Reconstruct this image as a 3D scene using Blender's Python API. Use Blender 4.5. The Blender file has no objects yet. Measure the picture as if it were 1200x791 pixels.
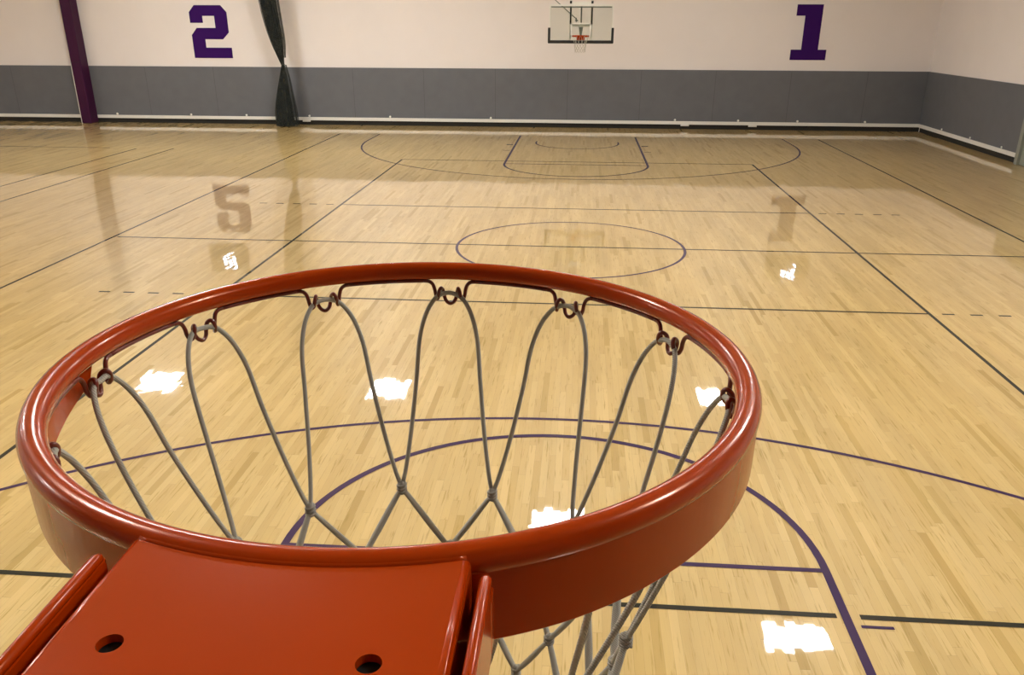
import bpy, bmesh, math, random
from mathutils import Vector, Matrix, Quaternion
random.seed(7)
PI = math.pi
scn = bpy.context.scene
col = scn.collection

# ------------------------------------------------------------------ helpers
def link(name, me, parent=None, mats=()):
    o = bpy.data.objects.new(name, me)
    col.objects.link(o)
    if parent is not None:
        o.parent = parent
    for m in mats:
        me.materials.append(m)
    return o

def tag(o, label=None, cat=None, group=None, kind=None):
    if label: o['label'] = label
    if cat: o['category'] = cat
    if group: o['group'] = group
    if kind: o['kind'] = kind
    return o

def empty(name, loc=(0, 0, 0), rot=(0, 0, 0)):
    o = bpy.data.objects.new(name, None)
    col.objects.link(o)
    o.location = loc; o.rotation_euler = rot
    o.empty_display_size = .1
    return o

class MB:
    def __init__(s): s.v = []; s.f = []; s.smooth = []
    def add(s, vs, fs, smooth=False):
        b = len(s.v); s.v += [tuple(v) for v in vs]
        s.f += [tuple(b + i for i in f) for f in fs]; s.smooth += [smooth] * len(fs)
        return s
    def box(s, x0, x1, y0, y1, z0, z1):
        vs = [(x0,y0,z0),(x1,y0,z0),(x1,y1,z0),(x0,y1,z0),(x0,y0,z1),(x1,y0,z1),(x1,y1,z1),(x0,y1,z1)]
        return s.add(vs, [(0,3,2,1),(4,5,6,7),(0,1,5,4),(1,2,6,5),(2,3,7,6),(3,0,4,7)])
    def prism(s, pts, z0, z1, mat=None):
        n = len(pts)
        vs = [Vector((x, y, z0)) for x, y in pts] + [Vector((x, y, z1)) for x, y in pts]
        if mat is not None: vs = [mat @ v for v in vs]
        return s.add(vs, [tuple(range(n))[::-1], tuple(range(n, 2*n))] + [(i, (i+1) % n, n+(i+1) % n, n+i) for i in range(n)])
    def tube(s, pts, r, seg=10, closed=False, flat=1.0):
        pts = [Vector(p) for p in pts]; n = len(pts)
        rs = r if isinstance(r, (list, tuple)) else [r] * n
        T = []
        for i in range(n):
            a = pts[(i-1) % n] if (closed or i > 0) else pts[i]
            b = pts[(i+1) % n] if (closed or i < n-1) else pts[i]
            T.append((b - a).normalized())
        up = Vector((0, 0, 1)) if abs(T[0].z) < .9 else Vector((1, 0, 0))
        N = (up - T[0]*up.dot(T[0])).normalized(); vs = []
        for i in range(n):
            if i: 
                q = T[i-1].rotation_difference(T[i]); N = q @ N
                N = (N - T[i]*N.dot(T[i])).normalized()
            B = T[i].cross(N)
            for k in range(seg):
                a = 2*PI*k/seg
                vs.append(pts[i] + (N*math.cos(a) + B*math.sin(a)*flat)*rs[i])
        fs = []
        m = n if closed else n-1
        for i in range(m):
            j = (i+1) % n
            for k in range(seg):
                l = (k+1) % seg
                fs.append((i*seg+k, i*seg+l, j*seg+l, j*seg+k))
        if not closed:
            fs.append(tuple(range(seg))[::-1]); fs.append(tuple((n-1)*seg+k for k in range(seg)))
        return s.add(vs, fs, True)
    def cyl(s, c, r, z0, z1, seg=20):
        pts = [(c[0]+r*math.cos(2*PI*k/seg), c[1]+r*math.sin(2*PI*k/seg)) for k in range(seg)]
        return s.prism(pts, z0, z1)
    def mesh(s, name):
        me = bpy.data.meshes.new(name); me.from_pydata(s.v, [], s.f)
        me.polygons.foreach_set('use_smooth', s.smooth); me.update(); return me
    def build(s, name, mat, parent=None):
        return link(name, s.mesh(name), parent, [mat])

def bevel(o, w, seg=2):
    m = o.modifiers.new('bevel', 'BEVEL'); m.width = w; m.segments = seg; m.limit_method = 'ANGLE'
    return o

def spline(pts, n=6):
    """Catmull-Rom through pts"""
    P = [Vector(p) for p in pts]; P = [P[0]*2-P[1]] + P + [P[-1]*2-P[-2]]; out = []
    for i in range(1, len(P)-2):
        a, b, c, d = P[i-1], P[i], P[i+1], P[i+2]
        for k in range(n):
            t = k/n
            out.append(.5*((2*b) + (c-a)*t + (2*a-5*b+4*c-d)*t*t + (3*b-a-3*c+d)*t**3))
    out.append(P[-2]); return out

# ------------------------------------------------------------------ materials
def new_mat(name):
    m = bpy.data.materials.new(name); m.use_nodes = True
    nt = m.node_tree; b = nt.nodes['Principled BSDF']
    return m, nt, b

def N(nt, t, **kw):
    n = nt.nodes.new(t)
    for k, v in kw.items(): setattr(n, k, v)
    return n

def simple(name, c, rough=.5, metal=0, coat=0, noise=.0, nscale=8, bump=0, bscale=60, coat_rough=.05, spec=.5):
    m, nt, b = new_mat(name)
    b.inputs['Base Color'].default_value = (*c, 1); b.inputs['Roughness'].default_value = rough
    b.inputs['Metallic'].default_value = metal
    b.inputs['Coat Weight'].default_value = coat; b.inputs['Coat Roughness'].default_value = coat_rough
    b.inputs['Specular IOR Level'].default_value = spec
    tc = N(nt, 'ShaderNodeTexCoord')
    if noise:
        nz = N(nt, 'ShaderNodeTexNoise'); nz.inputs['Scale'].default_value = nscale; nz.inputs['Detail'].default_value = 5
        nt.links.new(tc.outputs['Object'], nz.inputs['Vector'])
        mx = N(nt, 'ShaderNodeMix', data_type='RGBA')
        mx.inputs['A'].default_value = (*[x*(1-noise) for x in c], 1); mx.inputs['B'].default_value = (*[min(1, x*(1+noise)) for x in c], 1)
        nt.links.new(nz.outputs['Fac'], mx.inputs['Factor']); nt.links.new(mx.outputs['Result'], b.inputs['Base Color'])
    if bump:
        nz = N(nt, 'ShaderNodeTexNoise'); nz.inputs['Scale'].default_value = bscale; nz.inputs['Detail'].default_value = 3
        nt.links.new(tc.outputs['Object'], nz.inputs['Vector'])
        bp = N(nt, 'ShaderNodeBump'); bp.inputs['Strength'].default_value = bump; bp.inputs['Distance'].default_value = .002
        nt.links.new(nz.outputs['Fac'], bp.inputs['Height']); nt.links.new(bp.outputs['Normal'], b.inputs['Normal'])
    return m

def math_node(nt, op, a, b=None, c=None):
    n = N(nt, 'ShaderNodeMath', operation=op)
    for i, x in enumerate((a, b, c)):
        if x is None: continue
        if isinstance(x, (int, float)): n.inputs[i].default_value = x
        else: nt.links.new(x, n.inputs[i])
    return n.outputs[0]

PLANK_W = .057
def plank_normal(nt, amp):
    """tiny tilt of every board: makes the mirror images in the varnish ragged"""
    tc = N(nt, 'ShaderNodeNewGeometry'); sep = N(nt, 'ShaderNodeSeparateXYZ'); nt.links.new(tc.outputs['Position'], sep.inputs[0])
    xs = math_node(nt, 'DIVIDE', sep.outputs['X'], PLANK_W); ci = math_node(nt, 'FLOOR', xs)
    wn = N(nt, 'ShaderNodeTexWhiteNoise', noise_dimensions='1D'); nt.links.new(ci, wn.inputs['W'])
    off = math_node(nt, 'MULTIPLY', wn.outputs['Value'], 37.3)
    ys = math_node(nt, 'ADD', math_node(nt, 'DIVIDE', sep.outputs['Y'], .95), off); ri = math_node(nt, 'FLOOR', ys)
    cmb = N(nt, 'ShaderNodeCombineXYZ'); nt.links.new(ci, cmb.inputs[0]); nt.links.new(ri, cmb.inputs[1])
    w2 = N(nt, 'ShaderNodeTexWhiteNoise', noise_dimensions='3D'); nt.links.new(cmb.outputs[0], w2.inputs['Vector'])
    sub = N(nt, 'ShaderNodeVectorMath', operation='SUBTRACT'); nt.links.new(w2.outputs['Color'], sub.inputs[0]); sub.inputs[1].default_value = (.5, .5, .5)
    sc = N(nt, 'ShaderNodeVectorMath', operation='MULTIPLY'); nt.links.new(sub.outputs[0], sc.inputs[0]); sc.inputs[1].default_value = (amp, amp, 0)
    # broad waviness
    nz = N(nt, 'ShaderNodeTexNoise'); nz.inputs['Scale'].default_value = 2.2; nz.inputs['Detail'].default_value = 2
    nt.links.new(tc.outputs['Position'], nz.inputs['Vector'])
    s2 = N(nt, 'ShaderNodeVectorMath', operation='SUBTRACT'); nt.links.new(nz.outputs['Color'], s2.inputs[0]); s2.inputs[1].default_value = (.5, .5, .5)
    s3 = N(nt, 'ShaderNodeVectorMath', operation='MULTIPLY'); nt.links.new(s2.outputs[0], s3.inputs[0]); s3.inputs[1].default_value = (amp*1.3, amp*1.3, 0)
    ad = N(nt, 'ShaderNodeVectorMath', operation='ADD'); nt.links.new(sc.outputs[0], ad.inputs[0]); nt.links.new(s3.outputs[0], ad.inputs[1])
    a2 = N(nt, 'ShaderNodeVectorMath', operation='ADD'); nt.links.new(ad.outputs[0], a2.inputs[0]); nt.links.new(tc.outputs['Normal'], a2.inputs[1])
    nm = N(nt, 'ShaderNodeVectorMath', operation='NORMALIZE'); nt.links.new(a2.outputs[0], nm.inputs[0])
    return nm.outputs[0], w2, xs, ys, tc

def coat_setup(nt, b, nrm, w=1.0, r=.022):
    b.inputs['Coat Weight'].default_value = w; b.inputs['Coat Roughness'].default_value = r; b.inputs['Coat IOR'].default_value = 1.58
    nt.links.new(nrm, b.inputs['Coat Normal'])

def wood_floor():
    m, nt, b = new_mat('maple_floor')
    nrm, w2, xs, ys, geo = plank_normal(nt, .006)
    ramp = N(nt, 'ShaderNodeValToRGB'); cr = ramp.color_ramp
    cr.elements[0].position = 0; cr.elements[0].color = (.46, .295, .085, 1)
    cr.elements[1].position = 1; cr.elements[1].color = (.64, .45, .185, 1)
    for p, c in ((.04, (.50, .335, .105)), (.10, (.56, .38, .14)), (.45, (.59, .405, .153)), (.8, (.615, .428, .172))):
        e = cr.elements.new(p); e.color = (*c, 1)
    nt.links.new(w2.outputs['Value'], ramp.inputs[0])
    # long grain and mineral streaks, running with the boards
    mp = N(nt, 'ShaderNodeMapping'); mp.inputs['Scale'].default_value = (38, 2.0, 1); nt.links.new(geo.outputs['Position'], mp.inputs['Vector'])
    addv = N(nt, 'ShaderNodeVectorMath', operation='ADD'); nt.links.new(mp.outputs[0], addv.inputs[0])
    sc = N(nt, 'ShaderNodeVectorMath', operation='MULTIPLY'); nt.links.new(w2.outputs['Color'], sc.inputs[0]); sc.inputs[1].default_value = (40, 40, 40)
    nt.links.new(sc.outputs[0], addv.inputs[1])
    nz = N(nt, 'ShaderNodeTexNoise'); nz.inputs['Scale'].default_value = 1.6; nz.inputs['Detail'].default_value = 4; nz.inputs['Roughness'].default_value = .55
    nt.links.new(addv.outputs[0], nz.inputs['Vector'])
    st = N(nt, 'ShaderNodeValToRGB'); st.color_ramp.elements[0].position = .31; st.color_ramp.elements[0].color = (1, 1, 1, 1)
    st.color_ramp.elements[1].position = .42; st.color_ramp.elements[1].color = (0, 0, 0, 1)
    nt.links.new(nz.outputs['Fac'], st.inputs[0])
    mx = N(nt, 'ShaderNodeMix', data_type='RGBA'); mx.inputs['B'].default_value = (.36, .235, .045, 1)
    nt.links.new(ramp.outputs['Color'], mx.inputs['A']); nt.links.new(math_node(nt, 'MULTIPLY', st.outputs['Color'], .75), mx.inputs['Factor'])
    # fine grain
    mp2 = N(nt, 'ShaderNodeMapping'); mp2.inputs['Scale'].default_value = (160, 5, 1); nt.links.new(geo.outputs['Position'], mp2.inputs['Vector'])
    n2 = N(nt, 'ShaderNodeTexNoise'); n2.inputs['Scale'].default_value = 1; n2.inputs['Detail'].default_value = 3; nt.links.new(mp2.outputs[0], n2.inputs['Vector'])
    mr = N(nt, 'ShaderNodeMapRange'); mr.inputs['To Min'].default_value = .95; mr.inputs['To Max'].default_value = 1.05; nt.links.new(n2.outputs['Fac'], mr.inputs['Value'])
    # patches several boards wide, long along the boards
    mp3 = N(nt, 'ShaderNodeMapping'); mp3.inputs['Scale'].default_value = (3.2, .5, 1); nt.links.new(geo.outputs['Position'], mp3.inputs['Vector'])
    n3 = N(nt, 'ShaderNodeTexNoise'); n3.inputs['Scale'].default_value = 1; n3.inputs['Detail'].default_value = 3; nt.links.new(mp3.outputs[0], n3.inputs['Vector'])
    mr3 = N(nt, 'ShaderNodeMapRange'); mr3.inputs['From Min'].default_value = .3; mr3.inputs['From Max'].default_value = .7
    mr3.inputs['To Min'].default_value = .9; mr3.inputs['To Max'].default_value = 1.07; nt.links.new(n3.outputs['Fac'], mr3.inputs['Value'])
    # joints between boards
    fx = math_node(nt, 'FRACT', xs); gx = math_node(nt, 'LESS_THAN', fx, .025)
    fy = math_node(nt, 'FRACT', ys); gy = math_node(nt, 'LESS_THAN', fy, .003)
    g = math_node(nt, 'MAXIMUM', gx, gy); gap = math_node(nt, 'SUBTRACT', 1, math_node(nt, 'MULTIPLY', g, .28))
    tot = math_node(nt, 'MULTIPLY', math_node(nt, 'MULTIPLY', gap, mr.outputs[0]), mr3.outputs[0])
    vm = N(nt, 'ShaderNodeVectorMath', operation='SCALE'); nt.links.new(mx.outputs['Result'], vm.inputs[0]); nt.links.new(tot, vm.inputs['Scale'])
    nt.links.new(vm.outputs[0], b.inputs['Base Color'])
    b.inputs['Roughness'].default_value = .42; b.inputs['Specular IOR Level'].default_value = .3
    coat_setup(nt, b, nrm)
    return m

def line_paint(name, c):
    m, nt, b = new_mat(name)
    nrm, w2, xs, ys, geo = plank_normal(nt, .006)
    b.inputs['Base Color'].default_value = (*c, 1); b.inputs['Roughness'].default_value = .5; b.inputs['Specular IOR Level'].default_value = .15
    coat_setup(nt, b, nrm, .75)
    return m

def orange_paint():
    m, nt, b = new_mat('orange_enamel')
    tc = N(nt, 'ShaderNodeTexCoord')
    nz = N(nt, 'ShaderNodeTexNoise'); nz.inputs['Scale'].default_value = 14; nz.inputs['Detail'].default_value = 4; nt.links.new(tc.outputs['Object'], nz.inputs['Vector'])
    mx = N(nt, 'ShaderNodeMix', data_type='RGBA'); mx.inputs['A'].default_value = (.37, .031, .0004, 1); mx.inputs['B'].default_value = (.43, .040, .0006, 1)
    nt.links.new(nz.outputs['Fac'], mx.inputs['Factor']); nt.links.new(mx.outputs['Result'], b.inputs['Base Color'])
    b.inputs['Roughness'].default_value = .22; b.inputs['Coat Weight'].default_value = .12; b.inputs['Coat Roughness'].default_value = .06; b.inputs['Specular IOR Level'].default_value = .5; b.inputs['Specular Tint'].default_value = (1, .45, .25, 1)
    n2 = N(nt, 'ShaderNodeTexNoise'); n2.inputs['Scale'].default_value = 55; n2.inputs['Detail'].default_value = 2; nt.links.new(tc.outputs['Object'], n2.inputs['Vector'])
    bp = N(nt, 'ShaderNodeBump'); bp.inputs['Strength'].default_value = .05; bp.inputs['Distance'].default_value = .002
    nt.links.new(n2.outputs['Fac'], bp.inputs['Height']); nt.links.new(bp.outputs['Normal'], b.inputs['Normal']); nt.links.new(bp.outputs['Normal'], b.inputs['Coat Normal'])
    return m

def cord_mat(name, c):
    m, nt, b = new_mat(name)
    tc = N(nt, 'ShaderNodeTexCoord')
    nz = N(nt, 'ShaderNodeTexNoise'); nz.inputs['Scale'].default_value = 35; nz.inputs['Detail'].default_value = 3; nt.links.new(tc.outputs['Object'], nz.inputs['Vector'])
    mx = N(nt, 'ShaderNodeMix', data_type='RGBA'); mx.inputs['A'].default_value = (*[x*.8 for x in c], 1); mx.inputs['B'].default_value = (*[x*1.15 for x in c], 1)
    nt.links.new(nz.outputs['Fac'], mx.inputs['Factor']); nt.links.new(mx.outputs['Result'], b.inputs['Base Color'])
    wv = N(nt, 'ShaderNodeTexWave'); wv.inputs['Scale'].default_value = 260; wv.bands_direction = 'DIAGONAL'; nt.links.new(tc.outputs['Object'], wv.inputs['Vector'])
    bp = N(nt, 'ShaderNodeBump'); bp.inputs['Strength'].default_value = .5; bp.inputs['Distance'].default_value = .0006
    nt.links.new(wv.outputs['Fac'], bp.inputs['Height']); nt.links.new(bp.outputs['Normal'], b.inputs['Normal'])
    b.inputs['Roughness'].default_value = .85
    return m

def glass_mat():
    m, nt, b = new_mat('board_glass')
    out = nt.nodes['Material Output']
    tr = N(nt, 'ShaderNodeBsdfTransparent'); tr.inputs[0].default_value = (.955, .975, .95, 1)
    gl = N(nt, 'ShaderNodeBsdfGlossy'); gl.inputs['Roughness'].default_value = .02
    fr = N(nt, 'ShaderNodeFresnel'); fr.inputs[0].default_value = 1.5
    ms = N(nt, 'ShaderNodeMixShader'); nt.links.new(fr.outputs[0], ms.inputs[0]); nt.links.new(tr.outputs[0], ms.inputs[1]); nt.links.new(gl.outputs[0], ms.inputs[2])
    nt.links.new(ms.outputs[0], out.inputs['Surface'])
    return m

def mesh_fabric(name, c, alpha):
    m, nt, b = new_mat(name)
    b.inputs['Base Color'].default_value = (*c, 1); b.inputs['Roughness'].default_value = .9
    tc = N(nt, 'ShaderNodeTexCoord')
    nz = N(nt, 'ShaderNodeTexNoise'); nz.inputs['Scale'].default_value = 6; nt.links.new(tc.outputs['Object'], nz.inputs['Vector'])
    mr = N(nt, 'ShaderNodeMapRange'); mr.inputs['To Min'].default_value = alpha-.15; mr.inputs['To Max'].default_value = min(1, alpha+.15)
    nt.links.new(nz.outputs['Fac'], mr.inputs['Value']); nt.links.new(mr.outputs[0], b.inputs['Alpha'])
    return m

def emit(name, c, s):
    m, nt, b = new_mat(name)
    b.inputs['Base Color'].default_value = (.8, .8, .8, 1)
    b.inputs['Emission Color'].default_value = (*c, 1); b.inputs['Emission Strength'].default_value = s
    return m

M = dict(
    floor=wood_floor(), black_line=line_paint('black_line_paint', (.006, .007, .004)), purple_line=line_paint('purple_line_paint', (.030, .008, .062)),
    orange=orange_paint(), wire=simple('orange_wire', (.16, .014, .003), .35, coat=.6, coat_rough=.15),
    cord=cord_mat('net_cord', (.47, .44, .37)), knot=cord_mat('net_knot', (.36, .33, .28)),
    wall=simple('painted_wall', (.82, .755, .73), .75, noise=.03, nscale=1.3, bump=.15, bscale=30),
    pad=simple('grey_pad', (.135, .138, .15), .62, noise=.10, nscale=3.0, bump=.25, bscale=90, spec=.35),
    rail=simple('pale_rail', (.80, .77, .72), .45), dark=simple('dark_gap', (.02, .018, .015), .9),
    base=simple('pale_baseboard', (.72, .58, .40), .55, noise=.1, nscale=5), purple=simple('purple_numeral_paint', (.036, .004, .105), .8, spec=.15, noise=.08, nscale=4),
    purple_pad=simple('purple_pad', (.042, .0025, .032), .5, noise=.2, nscale=2, spec=.25),
    white=simple('white_paint', (.80, .78, .72), .45), steel=simple('pale_steel', (.55, .58, .52), .4, metal=.2),
    grey_steel=simple('grey_steel', (.22, .24, .21), .45, metal=.4), black=simple('black_padding', (.008, .007, .006), .6),
    glass=glass_mat(), curtain=mesh_fabric('black_mesh', (.007, .009, .006), 1.0), curtain_thin=mesh_fabric('thin_black_mesh', (.02, .024, .02), .42),
    ceiling=simple('ceiling_paint', (.72, .66, .56), .8, noise=.04, nscale=2), beam=simple('ceiling_beam', (.55, .50, .44), .6),
    lamp=emit('lamp_diffuser', (.98, 1.0, .99), 68.0), led=emit('display_led', (.82, .86, 1.0), 8.0), housing=simple('lamp_housing', (.75, .75, .73), .5),
    panel=simple('dark_board', (.06, .055, .045), .5), frame=simple('door_frame_paint', (.25, .26, .22), .5),
)

# ------------------------------------------------------------------ room
XL, XR, YN, YF, H = -26.0, 11.3, -3.2, 29.5, 7.8
fl = MB(); fl.box(XL, XR, YN, YF, -.12, 0)
floor = tag(fl.build('floor', M['floor']), 'glossy varnished maple gym floor with court lines', kind='structure')

def ribbon(name, pts, w, mat, label, closed=False, z=.0015):
    """painted line: a strip of width w along pts"""
    P = [Vector((x, y, 0)) for x, y in pts]; n = len(P); vs = []
    for i in range(n):
        a = P[(i-1) % n] if (closed or i) else P[i]; b = P[(i+1) % n] if (closed or i < n-1) else P[i]
        t = (b-a).normalized(); nn = Vector((-t.y, t.x, 0))
        vs += [P[i]+nn*w/2, P[i]-nn*w/2]
    fs = []
    for i in range(n if closed else n-1):
        j = (i+1) % n; fs.append((2*i, 2*i+1, 2*j+1, 2*j))
    mb = MB(); mb.add([(v.x, v.y, z) for v in vs], fs)
    o = mb.build(name, mat, floor); o['label'] = label
    return o

def arc(cx, cy, r, a0, a1, n=64):
    return [(cx+r*math.sin(math.radians(a0+(a1-a0)*i/n)), cy+r*math.cos(math.radians(a0+(a1-a0)*i/n))) for i in range(n+1)]

YC = 12.686
LW = .044
VX = -.03
# volleyball court (black)
vb = 'black volleyball court line'
ribbon('volleyball_sideline', [(VX-4.5, YC-9), (VX-4.5, YC+9)], LW, M['black_line'], 'black volleyball sideline left of the centre circle')
ribbon('volleyball_sideline', [(VX+4.5, YC-9), (VX+4.5, YC+9)], LW, M['black_line'], 'black volleyball sideline right of the centre circle')
for (a, b) in ((-9.2, -1.89), (-1.75, 1.75), (1.89, 9.6)):
    ribbon('volleyball_end_line', [(a, YC-9), (b, YC-9)], LW, M['black_line'], 'black line across the floor nearest the hoop', z=.0022)
ribbon('volleyball_end_line', [(VX-4.5, YC+9), (VX+4.5, YC+9)], LW, M['black_line'], 'thin dark line crossing the far basketball lane', z=.0022)
for s, lab in ((-1, 'thin black line across the floor just past the hoop'), (1, 'thin dark line across the floor beyond the centre circle')):
    y = YC+3*s
    ribbon('attack_line', [(VX-4.5, y), (VX+4.5, y)], LW, M['black_line'], lab, z=.0022)
    for side in (-1, 1):
        for k in range(5):
            x0 = 4.65+.335*k
            ribbon('line_dash', [(VX+side*x0, y), (VX+side*(x0+.15), y)], LW, M['black_line'], 'short dark dash continuing the line across the floor', z=.0022)
ribbon('centre_line', [(-7.5, YC), (10.9, YC)], LW, M['black_line'], 'thin dark line through the centre circle', z=.0022)
# basketball court (purple)
ribbon('basketball_sideline', [(-7.52, -.5), (-7.62, 27.0)], LW, M['black_line'], 'dark sideline left of the far hoop')
ribbon('basketball_sideline', [(7.45, -.5), (7.42, 27.0)], LW, M['black_line'], 'dark sideline towards the right wall')
ribbon('centre_circle', arc(0, YC, 1.805, 0, 360, 96)[:-1], LW, M['purple_line'], 'purple centre circle', closed=True, z=.003)
FTn = 2*YC-(YC+14.33-5.79); 
for s, word in ((1, 'near'), (-1, 'far')):
    f = lambda pts: pts if s == 1 else [(x, 2*YC-y) for x, y in pts]
    ft = FTn; base = FTn-5.79
    # three-point line
    r3 = 6.285 if s == 1 else 6.33
    ribbon('three_point_line', f([(-r3, base)] + arc(0, 0, r3, -90, 90, 90) + [(r3, base)]), LW, M['purple_line'], 'purple three-point arc at the %s end' % word, z=.0026)
    ribbon('key_line', f([(-1.805, base)] + arc(0, ft, 1.805, -90, 90, 48) + [(1.805, base)]), .055, M['purple_line'], 'purple lane and free-throw circle at the %s end' % word, z=.003)
    ribbon('free_throw_line', f([(-1.78, ft), (1.78, ft)]), LW, M['purple_line'], 'purple free-throw line at the %s end' % word, z=.0026)
    for side in (-1, 1):
        for yy in (2.44, 3.35, 4.27, 5.23) if s == 1 else (2.13, 3.35):
            y = base+yy
            ribbon('lane_mark', f([(side*1.87, y+.01), (side*2.06, y+.01)]), .12 if yy == 2.13 else (.026 if yy == 5.23 else .05), M['purple_line'], 'short purple mark beside the %s lane' % word, z=.0026)
    ribbon('restricted_arc', f([(-1.22, -.35)] + arc(0, 0, 1.22, -90, 90, 30) + [(1.22, -.35)]), LW, M['purple_line'], 'small purple arc under the %s hoop' % word, z=.003)
# court to the left
ribbon('side_court_line', [(-11.25, 2.0), (-11.35, 23.1)], LW, M['black_line'], 'dark court line crossing the purple column reflection')
ribbon('side_court_line', [(-12.35, 2.0), (-12.39, 23.0)], LW, M['black_line'], 'second dark court line, further left')
ribbon('side_court_line', [(-22, 23.05), (-13.2, 23.05)], LW, M['black_line'], 'faint dark line across the floor at far left')

# walls
def wall(name, x0, x1, y0, y1, label):
    w = MB(); w.box(x0, x1, y0, y1, -.12, H)
    return tag(w.build(name, M['wall']), label, kind='structure')
wf = wall('wall_far', XL-.2, XR+.2, YF, YF+.2, 'cream far wall with purple numerals above a grey padded band')
wr = wall('wall_right', XR, XR+.2, YN, YF, 'cream right-hand wall above a grey padded band')
wl = wall('wall_left', XL-.2, XL, YN, YF, 'cream left wall of the gym')
wn = wall('wall_near', XL-.2, XR+.2, YN-.2, YN, 'unseen wall behind the near hoop, kept dark grey to dim bounced light')
wn.data.materials[0] = M['pad']  # unseen wall darkened so less light bounces onto the support band
cm = MB(); cm.box(XL-.2, XR+.2, YN-.2, YF+.2, H, H+.2)
ceil = tag(cm.build('ceiling', M['ceiling']), 'pale gym ceiling with deep joists', kind='structure')
for k in range(5):
    y = 1.5+6.4*k
    bm_ = MB(); bm_.box(XL, XR, y-.1, y+.1, H-.42, H)
    bm_.build('joist', M['beam'], ceil)

PT = 1.875   # top of the padded band
def band(wallo, pts, tagname):
    """grey band, pale rail, dark recess along the inside of a wall; pts = (x0,x1,y0,y1) builder by depth"""
    for nm, z0, z1, d, mat in (('wall_padding', .255, PT, .05, M['pad']), ('rail', .15, .255, .075, M['rail']),
                               ('recess', 0.0, .15, .012, M['dark'])):
        b = MB(); b.box(*pts(d), z0, z1); bevel(b.build(nm, mat, wallo), .006)
far_pts = lambda d: (XL, XR, YF-d, YF)
band(wf, far_pts, 'far')
RY0 = 22.45
right_pts = lambda d: (XR-d, XR, RY0, YF-.09)
band(wr, right_pts, 'right')
# vertical seams of the padding (thin dark grooves as narrow strips)
sm = MB()
x = XL+1.2
while x < XR-.5:
    sm.box(x-.006, x+.006, YF-.0515, YF-.049, .25, PT-.01); x += 2.44
sm.build('padding_seam', simple('seam_grey', (.085, .083, .085), .8), wf)
# small pale fasteners above the rail
fx = [-16.3, -13.6, -11.6, -9.35, -6.5, -3.0, 3.25, 5.35, 7.3, 9.5]
for x in fx:
    b = MB(); b.tube([(x, YF-.05, .295), (x, YF-.075, .295)], .035, 12); b.build('fastener', M['white'], wf)
for y in (27.5, 25.4, 23.4):
    b = MB(); b.tube([(XR-.05, y, .295), (XR-.075, y, .295)], .028, 12); b.build('fastener', M['white'], wr)
# uneven bits of the rail where it was patched
for x in (-9.6, 3.45, 5.7):
    b = MB(); b.box(x, x+.28, YF-.09, YF-.06, .10, .18); bevel(b.build('rail_clip', M['rail'], wf), .01)

# door frame / jamb at the right edge
dj = MB(); dj.box(XR-.13, XR, RY0-.16, RY0, 0, 2.35); dj.box(XR-.13, XR, RY0-1.75, RY0-1.6, 0, 2.35); dj.box(XR-.13, XR, RY0-1.6, RY0-.16, 2.2, 2.35)
tag(bevel(dj.build('door_1', M['frame']), .008), 'grey-green door frame at the end of the right wall padding', kind='structure')
dl = MB(); dl.box(XR-.06, XR, RY0-1.6, RY0-.16, 0.01, 2.2)
ob = bpy.data.objects['door_1']; dl.build('door_leaf', M['frame'], ob)
bh = MB(); bh.box(XR-.12, XR-.06, RY0-1.45, RY0-.35, .98, 1.05); bh.build('door_handle', M['steel'], ob)

# block numerals painted on the far wall
def numeral(name, polys, x0, z0, w, h, label):
    m = MB()
    mat = Matrix(((1, 0, 0, 0), (0, 0, 1, 0), (0, 1, 0, 0), (0, 0, 0, 1)))
    for pl in polys:
        pts = [(x0+u*w, z0+v*h) for u, v in pl]
        n = len(pts)
        vs = [(x, YF-.012, z) for x, z in pts] + [(x, YF, z) for x, z in pts]
        m.add(vs, [tuple(range(n)), tuple(range(n, 2*n))[::-1]] + [(i, n+i, n+(i+1) % n, (i+1) % n) for i in range(n)])
    o = m.build(name, M['purple'], wf); o['label'] = label
    return o
# "2": outline in unit square (u right, v up), split in two so that every face is simple
two = [(0, .67), (.33, .67), (.33, .80), (.64, .80), (.64, .575), (.15, .575), (.0, .44), (.0, 0), (1, 0), (1, .20), (.335, .20), (.335, .36), (.80, .36), (.97, .49),
       (.97, .87), (.83, 1), (.15, 1), (0, .87)]
one = [(0, 0), (1, 0), (1, .19), (.76, .19), (.76, 1), (.04, 1), (.04, .80), (.29, .80), (.29, .19), (0, .19)]
numeral('numeral_two', [two], -13.20, 2.15, 1.34, 1.65, 'purple block numeral 2')
numeral('numeral_one', [one], 6.80, 2.20, 1.13, 1.65, 'purple block numeral 1')

# dark boards above the numerals, seen as reflections in the floor
def wall_board(x0, x1, z0, z1, lx, lz, label):
    t = empty('wall_display', ((x0+x1)/2, YF, z0))
    tag(t, label, 'display board', 'dark display boards above the wall numerals')
    cx = (x0+x1)/2
    b = MB(); b.box(x0-cx, x1-cx, -.10, -.002, 0, z1-z0); bevel(b.build('case', M['panel'], t), .01)
    for k in range(3):
        for r in range(2):
            b = MB(); xx = lx-cx+k*.17; zz = lz-z0+r*.2
            b.box(xx, xx+.12, -.115, -.10, zz, zz+.14); b.build('lit_window', M['led'], t)
wall_board(-13.66, -12.18, 4.33, 5.36, -13.12, 4.82, 'dark wall board mirrored in the floor below the numeral 2 reflection')
wall_board(6.84, 8.3, 4.22, 5.16, 7.42, 4.74, 'dark wall board mirrored in the floor below the numeral 1 reflection')

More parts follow.
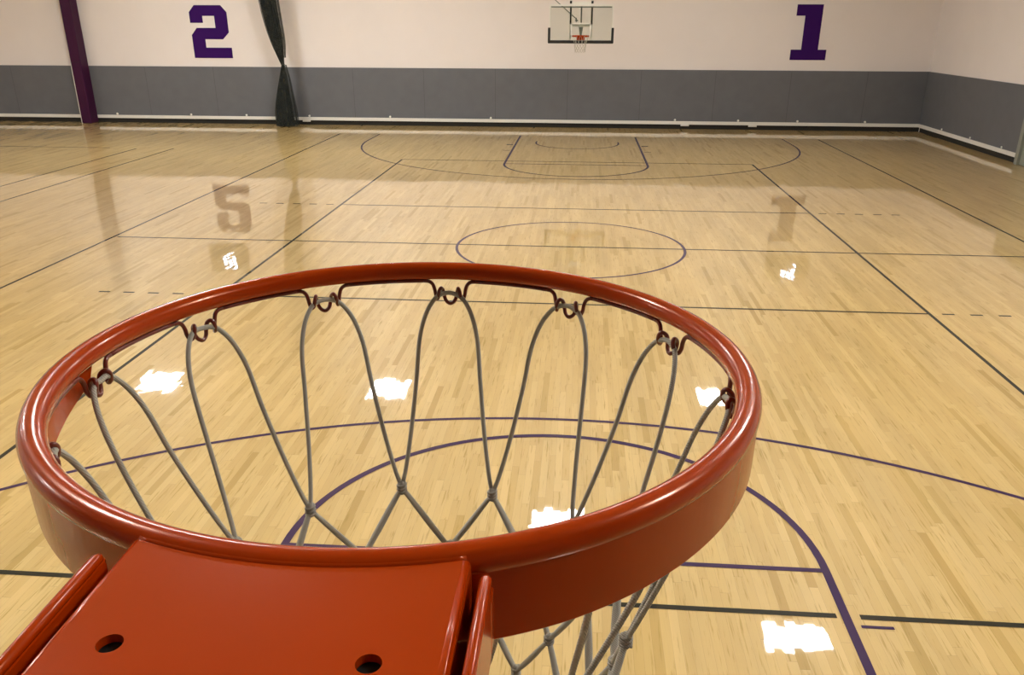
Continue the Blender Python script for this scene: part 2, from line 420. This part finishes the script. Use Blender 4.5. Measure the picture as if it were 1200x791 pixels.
# purple padded column
pc = empty('padded_column', (-17.21, 29.1, 0)); tag(pc, 'tall purple padded column against the far wall at left', 'column')
b = MB(); b.box(-.18, .18, -.14, .345, 0, 5.6); bevel(b.build('padding', M['purple_pad'], pc), .04, 3)
b = MB(); b.box(-.212, -.183, -.10, .34, 0.0, 2.0); b.build('edge_highlight', M['white'], pc)  # white strip standing in for the highlight on the padding's left edge
b = MB(); b.box(-.17, .17, -.16, .38, 5.6, H); b.build('steel_post', M['purple_pad'], pc)
b = MB(); b.box(-.184, .184, -.144, -.13, 4.0, 4.02); b.box(-.184, .184, -.144, -.13, 2.0, 2.01); b.build('seam', M['black'], pc)

# gathered divider curtain
def curtain(name, prof, mat, parent, pleats, amp, seg=120):
    """prof rows: z, centre x, half width x, half depth y"""
    rows = spline([(p[0], p[1], 0) for p in prof], 5); rows2 = spline([(p[0], p[2], p[3]) for p in prof], 5)
    vs = []; fs = []
    for i, (a, b) in enumerate(zip(rows, rows2)):
        z, cx = a.x, a.y; hw, hd = max(.02, b.y), max(.02, b.z)
        for k in range(seg):
            t = 2*PI*k/seg; q = 1+amp*math.sin(pleats*t+.6*math.sin(3*t)+z*.3)+amp*.4*math.sin(pleats*2.3*t+1)
            vs.append((cx+hw*q*math.cos(t), hd*q*math.sin(t), z))
    n = len(rows)
    for i in range(n-1):
        for k in range(seg):
            l = (k+1) % seg; fs.append((i*seg+k, i*seg+l, (i+1)*seg+l, (i+1)*seg+k))
    m = MB(); m.add(vs, fs, True); return m.build(name, mat, parent)
cu = empty('divider_curtain', (-9.90, 28.8, 0)); tag(cu, 'black mesh divider curtain gathered and tied beside the numeral 2', 'curtain')
lower = [(0.03, -.08, .27, .20), (.5, -.09, .26, .19), (1.0, -.07, .20, .15), (1.5, -.03, .13, .10), (1.8, -.01, .075, .07), (1.98, 0, .045, .045), (2.1, -.01, .06, .05)]
upper = [(1.98, 0, .05, .045), (2.2, -.04, .09, .08), (2.7, -.12, .17, .14), (3.3, -.22, .21, .18), (4.0, -.30, .23, .2), (5.2, -.36, .26, .22), (6.5, -.4, .30, .25), (7.75, -.42, .34, .3)]
curtain('lower_drape', lower, M['curtain'], cu, 15, .13)
curtain('upper_drape', upper, M['curtain'], cu, 15, .13)
curtain('outer_fold', [(r[0], r[1]+.05, r[2]*1.33+.005, r[3]*1.2) for r in lower[:-1]], M['curtain_thin'], cu, 9, .12)
curtain('outer_fold', [(r[0], r[1]+.03, r[2]*1.28+.005, r[3]*1.2) for r in upper[1:]], M['curtain_thin'], cu, 9, .12)
b = MB(); b.tube([(.055*math.cos(a*PI/8), .052*math.sin(a*PI/8), 1.99) for a in range(16)], .014, 8, closed=True); b.build('tie_strap', M['black'], cu)

# ------------------------------------------------------------------ hoop assembly
RR = .237; TR = .0084; A0 = -.8   # tube centre radius, tube radius, angular offset of the net hooks
def P(phi, r, z): 
    a = math.radians(phi); return Vector((r*math.sin(a), r*math.cos(a), z))

def make_hoop():
    t = empty('basketball_hoop')
    m = MB(); m.tube([P(i*2.0, RR, 0) for i in range(180)], TR, 24, closed=True); m.build('rim', M['orange'], t)
    # wraparound band under the back of the rim
    n = 90; phis = [88+(272-88)*i/n for i in range(n+1)]
    vs = []; fs = []
    prof = []
    for ph in phis:
        d = min(ph-88, 272-ph)
        if d < 2: zb = -.012-.014*math.sqrt(max(0, d/2))
        else: zb = -.026-.0145*min(1, (d-2)/16)-.005*min(1, max(0, (d-18)/44))
        zt = -.004
        ring = [(.2442, zt), (.2442, (zt+zb)/2), (.2440, zb+.0012), (.2430, zb), (.2412, zb), (.2402, zb+.0012), (.2402, zt)]
        prof.append(ring)
        for r, z in ring: vs.append(P(ph, r, z))
    k = 7
    for i in range(n):
        for j in range(k):
            l = (j+1) % k; fs.append((i*k+j, (i+1)*k+j, (i+1)*k+l, i*k+l))
    fs.append(tuple(range(k))); fs.append(tuple(n*k+j for j in range(k))[::-1])
    m = MB(); m.add(vs, fs, False); m.build('support_band', M['orange'], t)
    # top plate: sheet folded down along both sides, concave front edge welded to the rim, two slots
    XA, XB = -.0855, .0760; R0 = .0040; YB = -.381; zt = .0045; TH = .004
    holes = [(-.0590, -.2995), (.0450, -.3020)]; hw, hh = .0052, .0054
    yfront = lambda x: -math.sqrt((RR+.0045)**2-x*x)
    bm = bmesh.new()
    fx0, fx1 = XA+R0, XB-R0
    xs = [fx0+(fx1-fx0)*i/24 for i in range(25)]
    outer = [bm.verts.new((x, yfront(x), zt)) for x in xs] + [bm.verts.new((fx1, YB, zt)), bm.verts.new((fx0, YB, zt))]
    edges = [bm.edges.new((outer[i], outer[(i+1) % len(outer)])) for i in range(len(outer))]
    for hx, hy in holes:
        hv = [bm.verts.new((hx+hw*math.cos(2*PI*i/24), hy+hh*math.sin(2*PI*i/24), zt)) for i in range(24)]
        edges += [bm.edges.new((hv[i], hv[(i+1) % 24])) for i in range(24)]
    bmesh.ops.triangle_fill(bm, use_beauty=True, use_dissolve=False, edges=edges)
    for sgn, xe in ((-1, XA), (1, XB)):
        cx = xe-sgn*R0
        pr = [(cx+sgn*R0*math.sin(i*PI/16), zt-R0+R0*math.cos(i*PI/16)) for i in range(9)] + [(xe, -.018), (xe, -.040)]
        rows = [(bm.verts.new((x, yfront(abs(x))-(.0 if i < 5 else .0012), z)), bm.verts.new((x, YB, z))) for i, (x, z) in enumerate(pr)]
        for p_, q_ in zip(rows, rows[1:]):
            f = bm.faces.new((p_[0], p_[1], q_[1], q_[0])); f.smooth = True
    bmesh.ops.remove_doubles(bm, verts=bm.verts, dist=.00015)
    bmesh.ops.recalc_face_normals(bm, faces=bm.faces)
    top = max(bm.faces, key=lambda f: f.calc_area())
    if top.normal.z < 0:
        bmesh.ops.reverse_faces(bm, faces=bm.faces)
    me = bpy.data.meshes.new('mounting_plate'); bm.to_mesh(me); bm.free()
    pl = link('mounting_plate', me, t, [M['orange']])
    so = pl.modifiers.new('solid', 'SOLIDIFY'); so.thickness = TH; so.offset = -1
    # weld fillet between the plate and the rim
    m = MB(); m.tube([P(180+a, RR+.0048, .0032) for a in [-17.6+37.2*i/30 for i in range(31)]], .0030, 10); m.build('weld', M['orange'], t)
    # slot interiors
    for hx, hy in holes:
        m = MB(); m.tube([(hx, hy, -.0005), (hx, hy, -.022)], .0075, 16); m.build('bolt_pocket', M['dark'], t)
    # brace rods and gusset plates beside the plate
    for s in (-1, 1):
        x = -.0948 if s < 0 else .0838
        m = MB(); m.tube([(x, -.2415, .0), (x, -.243, .002), (x, -.246, .003), (x, -.30, .003), (x, YB, .003)], [.0012, .0022, .0028, .0028, .0028], 14); m.build('brace_rod', M['orange'], t)
        m = MB(); m.box(x-.0018, x+.0018, YB, -.240, -.0455, .0012); m.box(x-.0018, x+.0018, -.2402, -.2265, -.0455, -.013); bevel(m.build('gusset', M['orange'], t), .0015)
    # back plate against the board, and inner floor of the housing
    m = MB(); m.box(-.115, .115, YB-.012, YB, -.125, .0045); bevel(m.build('back_plate', M['orange'], t), .002)
    m = MB(); m.box(-.0930, .0822, YB, -.234, -.0450, -.0415); m.build('spring_cover', M['orange'], t)
    # wire under the rim with twelve pigtail hooks
    wz = -.0093; wr_ = .2340
    mm = lambda s, dz, dn, ph: P(ph+math.degrees(s/.2325/1000), wr_-dn/1000, wz+dz/1000)
    loc = [(-25, 0, 0), (-20.5, -.5, 0), (-17, -3, .5), (-15.2, -8, 1), (-14.3, -13, 1), (-12.8, -17.2, 2.5), (-11.4, -15, 5.5), (-10.4, -9, 7), (-8.6, -5.6, 5), (-7.2, -8.5, 1), (-6.2, -14, 0), (-4.2, -19.5, 1), (0, -22, 2),
           (4.2, -19.5, 1), (6.2, -14, 0), (7.2, -8.5, 1), (8.6, -5.6, 5), (10.4, -9, 7), (11.4, -15, 5.5), (12.8, -17.2, 2.5), (14.3, -13, 1), (15.2, -8, 1), (17, -3, .5), (20.5, -.5, 0), (25, 0, 0)]
    for k in range(12):
        ph = 30*k+A0
        m = MB(); m.tube(spline([mm(*q, ph) for q in loc], 5), .00185, 8); m.build('net_hook', M['wire'], t)
        m = MB(); m.tube([P(ph+6.1+(30-12.2)*i/10, wr_, wz) for i in range(11)], .00185, 8); m.build('hook_wire', M['wire'], t)
    return t

def make_net(seed=3):
    rnd = random.Random(seed)
    t = empty('basketball_net')
    J = lambda a: rnd.uniform(-a, a)
    rows = [(15, .185, -.2085), (0, .169, -.268), (15, .157, -.335), (0, .149, -.392)]
    knots = []
    for ri, (off, r, z) in enumerate(rows):
        row = []
        for k in range(12):
            ph = 30*k+off+A0-.4+J(1.0); c = max(0, math.cos(math.radians(ph)))
            q = .4+.6*(ri == 0)
            row.append((ph, r-.016*(1-c*c)*q+J(.002), z+(.019-.025*c-.014*max(0, math.sin(math.radians(ph)))*(1-c))*q+J(.004)))
        knots.append(row)
    for k in range(12):
        ph = 30*k+A0; L = knots[0][(k-1) % 12]; Rk = knots[0][k]
        lphi = L[0] if L[0] < ph+1 else L[0]-360
        rphi = Rk[0] if Rk[0] > ph-1 else Rk[0]+360
        pts = []
        def side(tgt, sgn):
            o = []
            D = abs(tgt[0]-ph)
            for f, rr, zz in ((.13, 0, .100), (.25, .02, .122), (.40, .10, .19), (.52, .22, .305), (.60, .40, .49), (.73, .66, .715), (.88, .88, .90), (1.0, 1, 1)):
                r0_ = .2285; o.append(P(ph+sgn*D*f, r0_+(tgt[1]-r0_)*rr, tgt[2]*zz))
            return o
        Ls = side((lphi, L[1], L[2]), -1); Rs = side((rphi, Rk[1], Rk[2]), 1)
        pts = Ls[::-1] + [P(ph, .2290, -.0195)] + Rs
        sp = spline(pts, 7)
        m = MB(); m.tube(sp, .0022, 8); m.build('cord_loop', M['cord'], t)
    for ri in range(3):
        for k in range(12):
            a = knots[ri][k]
            for s in (-1, 1):
                # neighbours half a step to the left and right in the next row
                cand = min(knots[ri+1], key=lambda q: abs(((q[0]-(a[0]+15*s)+180) % 360)-180))
                d = ((cand[0]-a[0]+180) % 360)-180
                pts = []
                for i in range(7):
                    u = i/6
                    sag = math.sin(PI*u)*.006
                    pts.append(P(a[0]+d*(u+ (.06*math.sin(PI*u))), a[1]+(cand[1]-a[1])*u-sag*.4, a[2]+(cand[2]-a[2])*u-sag))
                m = MB(); m.tube(spline(pts, 2), [.0022+.0008*math.sin(PI*i/12) for i in range(13)], 8, flat=1.25); m.build('net_strand', M['cord'], t)
    for k in range(12):
        a = knots[3][k]; b_ = knots[3][(k+1) % 12]; d = ((b_[0]-a[0]+180) % 360)-180
        pts = [P(a[0]+d*u, .149-.004*math.sin(PI*u), a[2]+(b_[2]-a[2])*u-.052*math.sin(PI*u)**.8) for u in [i/8 for i in range(9)]]
        m = MB(); m.tube(spline(pts, 2), .0026, 8); m.build('hem_loop', M['cord'], t)
    for ri in range(4):
        for k in range(12):
            a = knots[ri][k]; c = P(*a); up = Vector((0, 0, 1)); ra = Vector((c.x, c.y, 0)).normalized(); ta = up.cross(ra)
            m = MB(); h = .0075
            # barrel knot of three wraps
            m.tube([c+up*(h*u) for u in (-1, -.6, 0, .6, 1)], [.0022, .0042, .0047, .0042, .0022], 10)
            wr = [c+up*(h*(-.75+1.5*i/36))+(ra*math.cos(i*PI/6)+ta*math.sin(i*PI/6))*.0042 for i in range(37)]
            m.tube(wr, .0014, 6); m.build('knot', M['knot'], t)
    return t

def children(o): return [c for c in bpy.data.objects if c.parent == o]
def copy_tree(o, parent=None):
    c = o.copy(); col.objects.link(c)
    if parent is not None: c.parent = parent
    for ch in children(o): copy_tree(ch, c)
    return c

HZ = 3.0416
ROT = (math.atan(.01536), math.atan(.00267), 0)
hoop = make_hoop(); hoop.location = (0, 0, HZ); hoop.rotation_euler = ROT
tag(hoop, 'orange steel hoop filling the foreground, with mounting plate and net hooks', 'basketball hoop', 'basketball hoops at both ends')
net = make_net(); net.location = (0, 0, HZ); net.rotation_euler = ROT
tag(net, 'off-white cord net hanging from the large orange foreground hoop', 'net', 'basketball nets at both ends')
# far hoop
HYF = 2*YC; FZ = 2.955
hoop2 = copy_tree(hoop); hoop2.location = (0, HYF, FZ); hoop2.rotation_euler = (0, 0, PI)
tag(hoop2, 'small distant orange hoop on the glass backboard at the far end', 'basketball hoop', 'basketball hoops at both ends')
net2 = copy_tree(net); net2.location = (0, HYF, FZ); net2.rotation_euler = (0, 0, PI)
tag(net2, 'small distant white net under the hoop on the glass backboard', 'net', 'basketball nets at both ends')

# bracket carrying the near hoop from the wall behind
sb = empty('hoop_bracket', (0, YN, 2.96)); tag(sb, 'steel arm holding the foreground hoop from behind', 'bracket')
b = MB(); b.box(-.05, .05, 0.002, -.3935-YN, -.04, .04); bevel(b.build('arm', M['grey_steel'], sb), .006)
b = MB(); b.box(-.2, .2, .002, .02, -.2, .2); bevel(b.build('wall_plate', M['grey_steel'], sb), .004)

# far backboard
YB2 = HYF+.393
bb = empty('backboard', (0, YB2, 2.79)); tag(bb, 'glass backboard with black bottom padding hanging at the far end', 'backboard')
BW, BZ0, BZ1 = .90, 0.0, .955
g = MB(); g.box(-BW, BW, 0.0, .012, BZ0+.02, BZ1); g.build('glass_pane', M['glass'], bb)
b = MB()
for x0, x1, z0, z1 in ((-BW-.012, -BW+.016, 0, BZ1), (BW-.016, BW+.012, 0, BZ1), (-BW, BW, BZ1-.016, BZ1+.02), (-BW, BW, 0, .03)):
    b.box(x0, x1, -.004, .045, z0, z1)
b.build('board_frame', M['white'], bb)
b = MB(); b.box(-.86, .86, .013, .05, BZ1-.06, BZ1-.03); b.build('top_rail', M['grey_steel'], bb)
pw = .032
b = MB(); b.box(-BW-.035, BW+.035, -.03, .06, -.05, .035); b.box(-BW-.045, -BW+.025, -.03, .06, -.04, .37); b.box(BW-.025, BW+.045, -.03, .06, -.04, .37)
bevel(b.build('edge_padding', M['black'], bb), .012)
b = MB(); tx, tz0, tz1 = .295, .13, .50
for x0, x1, z0, z1 in ((-tx, tx, tz0, tz0+.035), (-tx, tx, tz1-.035, tz1), (-tx, -tx+.035, tz0, tz1), (tx-.035, tx, tz0, tz1)): b.box(x0, x1, -.003, 0, z0, z1)
b.build('target_square', M['white'], bb)
# steel carrying frame behind the glass
for s in (-1, 1):
    b = MB(); b.box(s*.305-.022, s*.305+.022, .014, .07, .46, .90); b.build('support_bar', M['black'], bb)
    b = MB(); b.tube([(s*.305, .02, 1.00), (s*.305, .02, 1.07)], .03, 12); b.build('support_bolt', M['black'], bb)
    b = MB(); b.box(s*.305-.02, s*.305+.02, .02, .08, .0, .46); b.build('side_channel', M['white'], bb)
    b = MB(); b.tube([(s*.30, .06, .40), (s*.30, .06, 1.30), (s*.30, .10, H-2.79-.42)], .03, 12); b.build('drop_mast', M['white'], bb)
b = MB(); b.box(-.33, .33, .03, .09, .40, .46); b.box(-.33, .33, .03, .09, .98, 1.04); b.build('cross_channel', M['white'], bb)
b = MB(); b.tube([(0, .06, .45), (0, .06, .93)], .02, 10); b.build('centre_post', M['grey_steel'], bb)
b = MB(); b.add([(-.06, .03, .39), (.06, .03, .39), (.025, .03, .16), (-.025, .03, .16), (-.06, .06, .39), (.06, .06, .39), (.025, .06, .16), (-.025, .06, .16)],
                [(0, 3, 2, 1), (4, 5, 6, 7), (0, 1, 5, 4), (1, 2, 6, 5), (2, 3, 7, 6), (3, 0, 4, 7)]); b.build('direct_mount', M['grey_steel'], bb)
b = MB(); b.tube([(-.16, .10, .55), (-.14, .12, .62), (-.14, .12, .52), (-.1, .1, .57)], .018, 8); b.build('height_adjuster', M['grey_steel'], bb)
b = MB(); b.tube([(-.14, .12, .60), (-.80, .14, 1.13), (-4.6, .2, H-2.79-.42)], .012, 8); b.build('brace_cable', M['grey_steel'], bb)

# ------------------------------------------------------------------ ceiling lights
def make_lamp():
    t = empty('ceiling_light')
    b = MB(); b.box(-.62, .62, -.34, .34, .012, .10); bevel(b.build('housing', M['housing'], t), .01)
    b = MB(); b.box(-.59, .59, -.31, .31, 0, .012); b.build('diffuser', M['lamp'], t)
    for s in (-1, 1):
        b = MB(); b.tube([(s*.45, 0, .10), (s*.45, 0, .80)], .006, 6); b.build('hanger', M['grey_steel'], t)
    return t
LH = 7.0
spots = [(4.36, 12.08, 0, 'ceiling light mirrored in the floor at the lower right of the hoop'),
         (-.14, 15.8, 0, 'ceiling light mirrored in the floor inside the lower right of the rim'),
         (-5.5, 22.35, 0, 'ceiling light mirrored in the floor near the middle of the net'),
         (-5.5, 23.05, 0, 'ceiling light mirrored just beyond another near the middle of the net'),
         (-12.6, 22.25, 0, 'ceiling light mirrored in the floor inside the left of the rim'),
         (-12.8, 22.95, 0, 'ceiling light mirrored just beyond another inside the left of the rim'),
         (4.25, 22.9, 90, 'ceiling light mirrored in the floor by the rightmost net hook')]
added_lamps = [(-4.0, 8.5), (-12.0, 9.5), (-19.5, 13), (-19.5, 4), (4.3, 6.5), (-22.5, 20), (-4.0, 2.2), (4.3, 1.2), (-12, 2.5)]  # unseen lamps added to even the near light and brighten the mounting plate
for x, y in added_lamps: spots.append((x, y, 0, 'added ceiling light outside the frame, evening the light on the near floor'))
proto = make_lamp()
for i, (x, y, rz, lab) in enumerate(spots):
    o = proto if i == 0 else copy_tree(proto)
    o.location = (x, y, LH); o.rotation_euler = (0, 0, math.radians(rz))
    tag(o, lab, 'ceiling light', 'ceiling lights' if i < 7 else 'added ceiling lights outside the frame')

# ------------------------------------------------------------------ camera and view
cam = bpy.data.cameras.new('camera'); co = bpy.data.objects.new('camera', cam); col.objects.link(co)
yaw, pitch, roll = -.0784823, .4118450, .0031328
fw = Vector((math.sin(yaw)*math.cos(pitch), math.cos(yaw)*math.cos(pitch), -math.sin(pitch)))
r0 = Vector((math.cos(yaw), -math.sin(yaw), 0)); u0 = r0.cross(fw)
r = r0*math.cos(roll)+u0*math.sin(roll); u = -r0*math.sin(roll)+u0*math.cos(roll)
mt = Matrix((r, u, -fw)).transposed().to_4x4(); mt.translation = Vector((.118985, -.548851, 3.265399))
co.matrix_world = mt
cam.sensor_width = 36; cam.lens = 984.063/1200*36; cam.shift_y = 61.885/1200
cam.clip_start = .02; cam.clip_end = 200
scn.camera = co
w = bpy.data.worlds.new('world'); scn.world = w; w.use_nodes = True
w.node_tree.nodes['Background'].inputs[0].default_value = (.5, .45, .4, 1); w.node_tree.nodes['Background'].inputs[1].default_value = .2
scn.view_settings.view_transform = 'Standard'; scn.view_settings.look = 'None'
scn.view_settings.gamma = 1; scn.view_settings.use_curve_mapping = False
scn.view_settings.exposure = 0.5
scn.cycles.use_denoising = True
scn.cycles.max_bounces = 8; scn.cycles.diffuse_bounces = 4
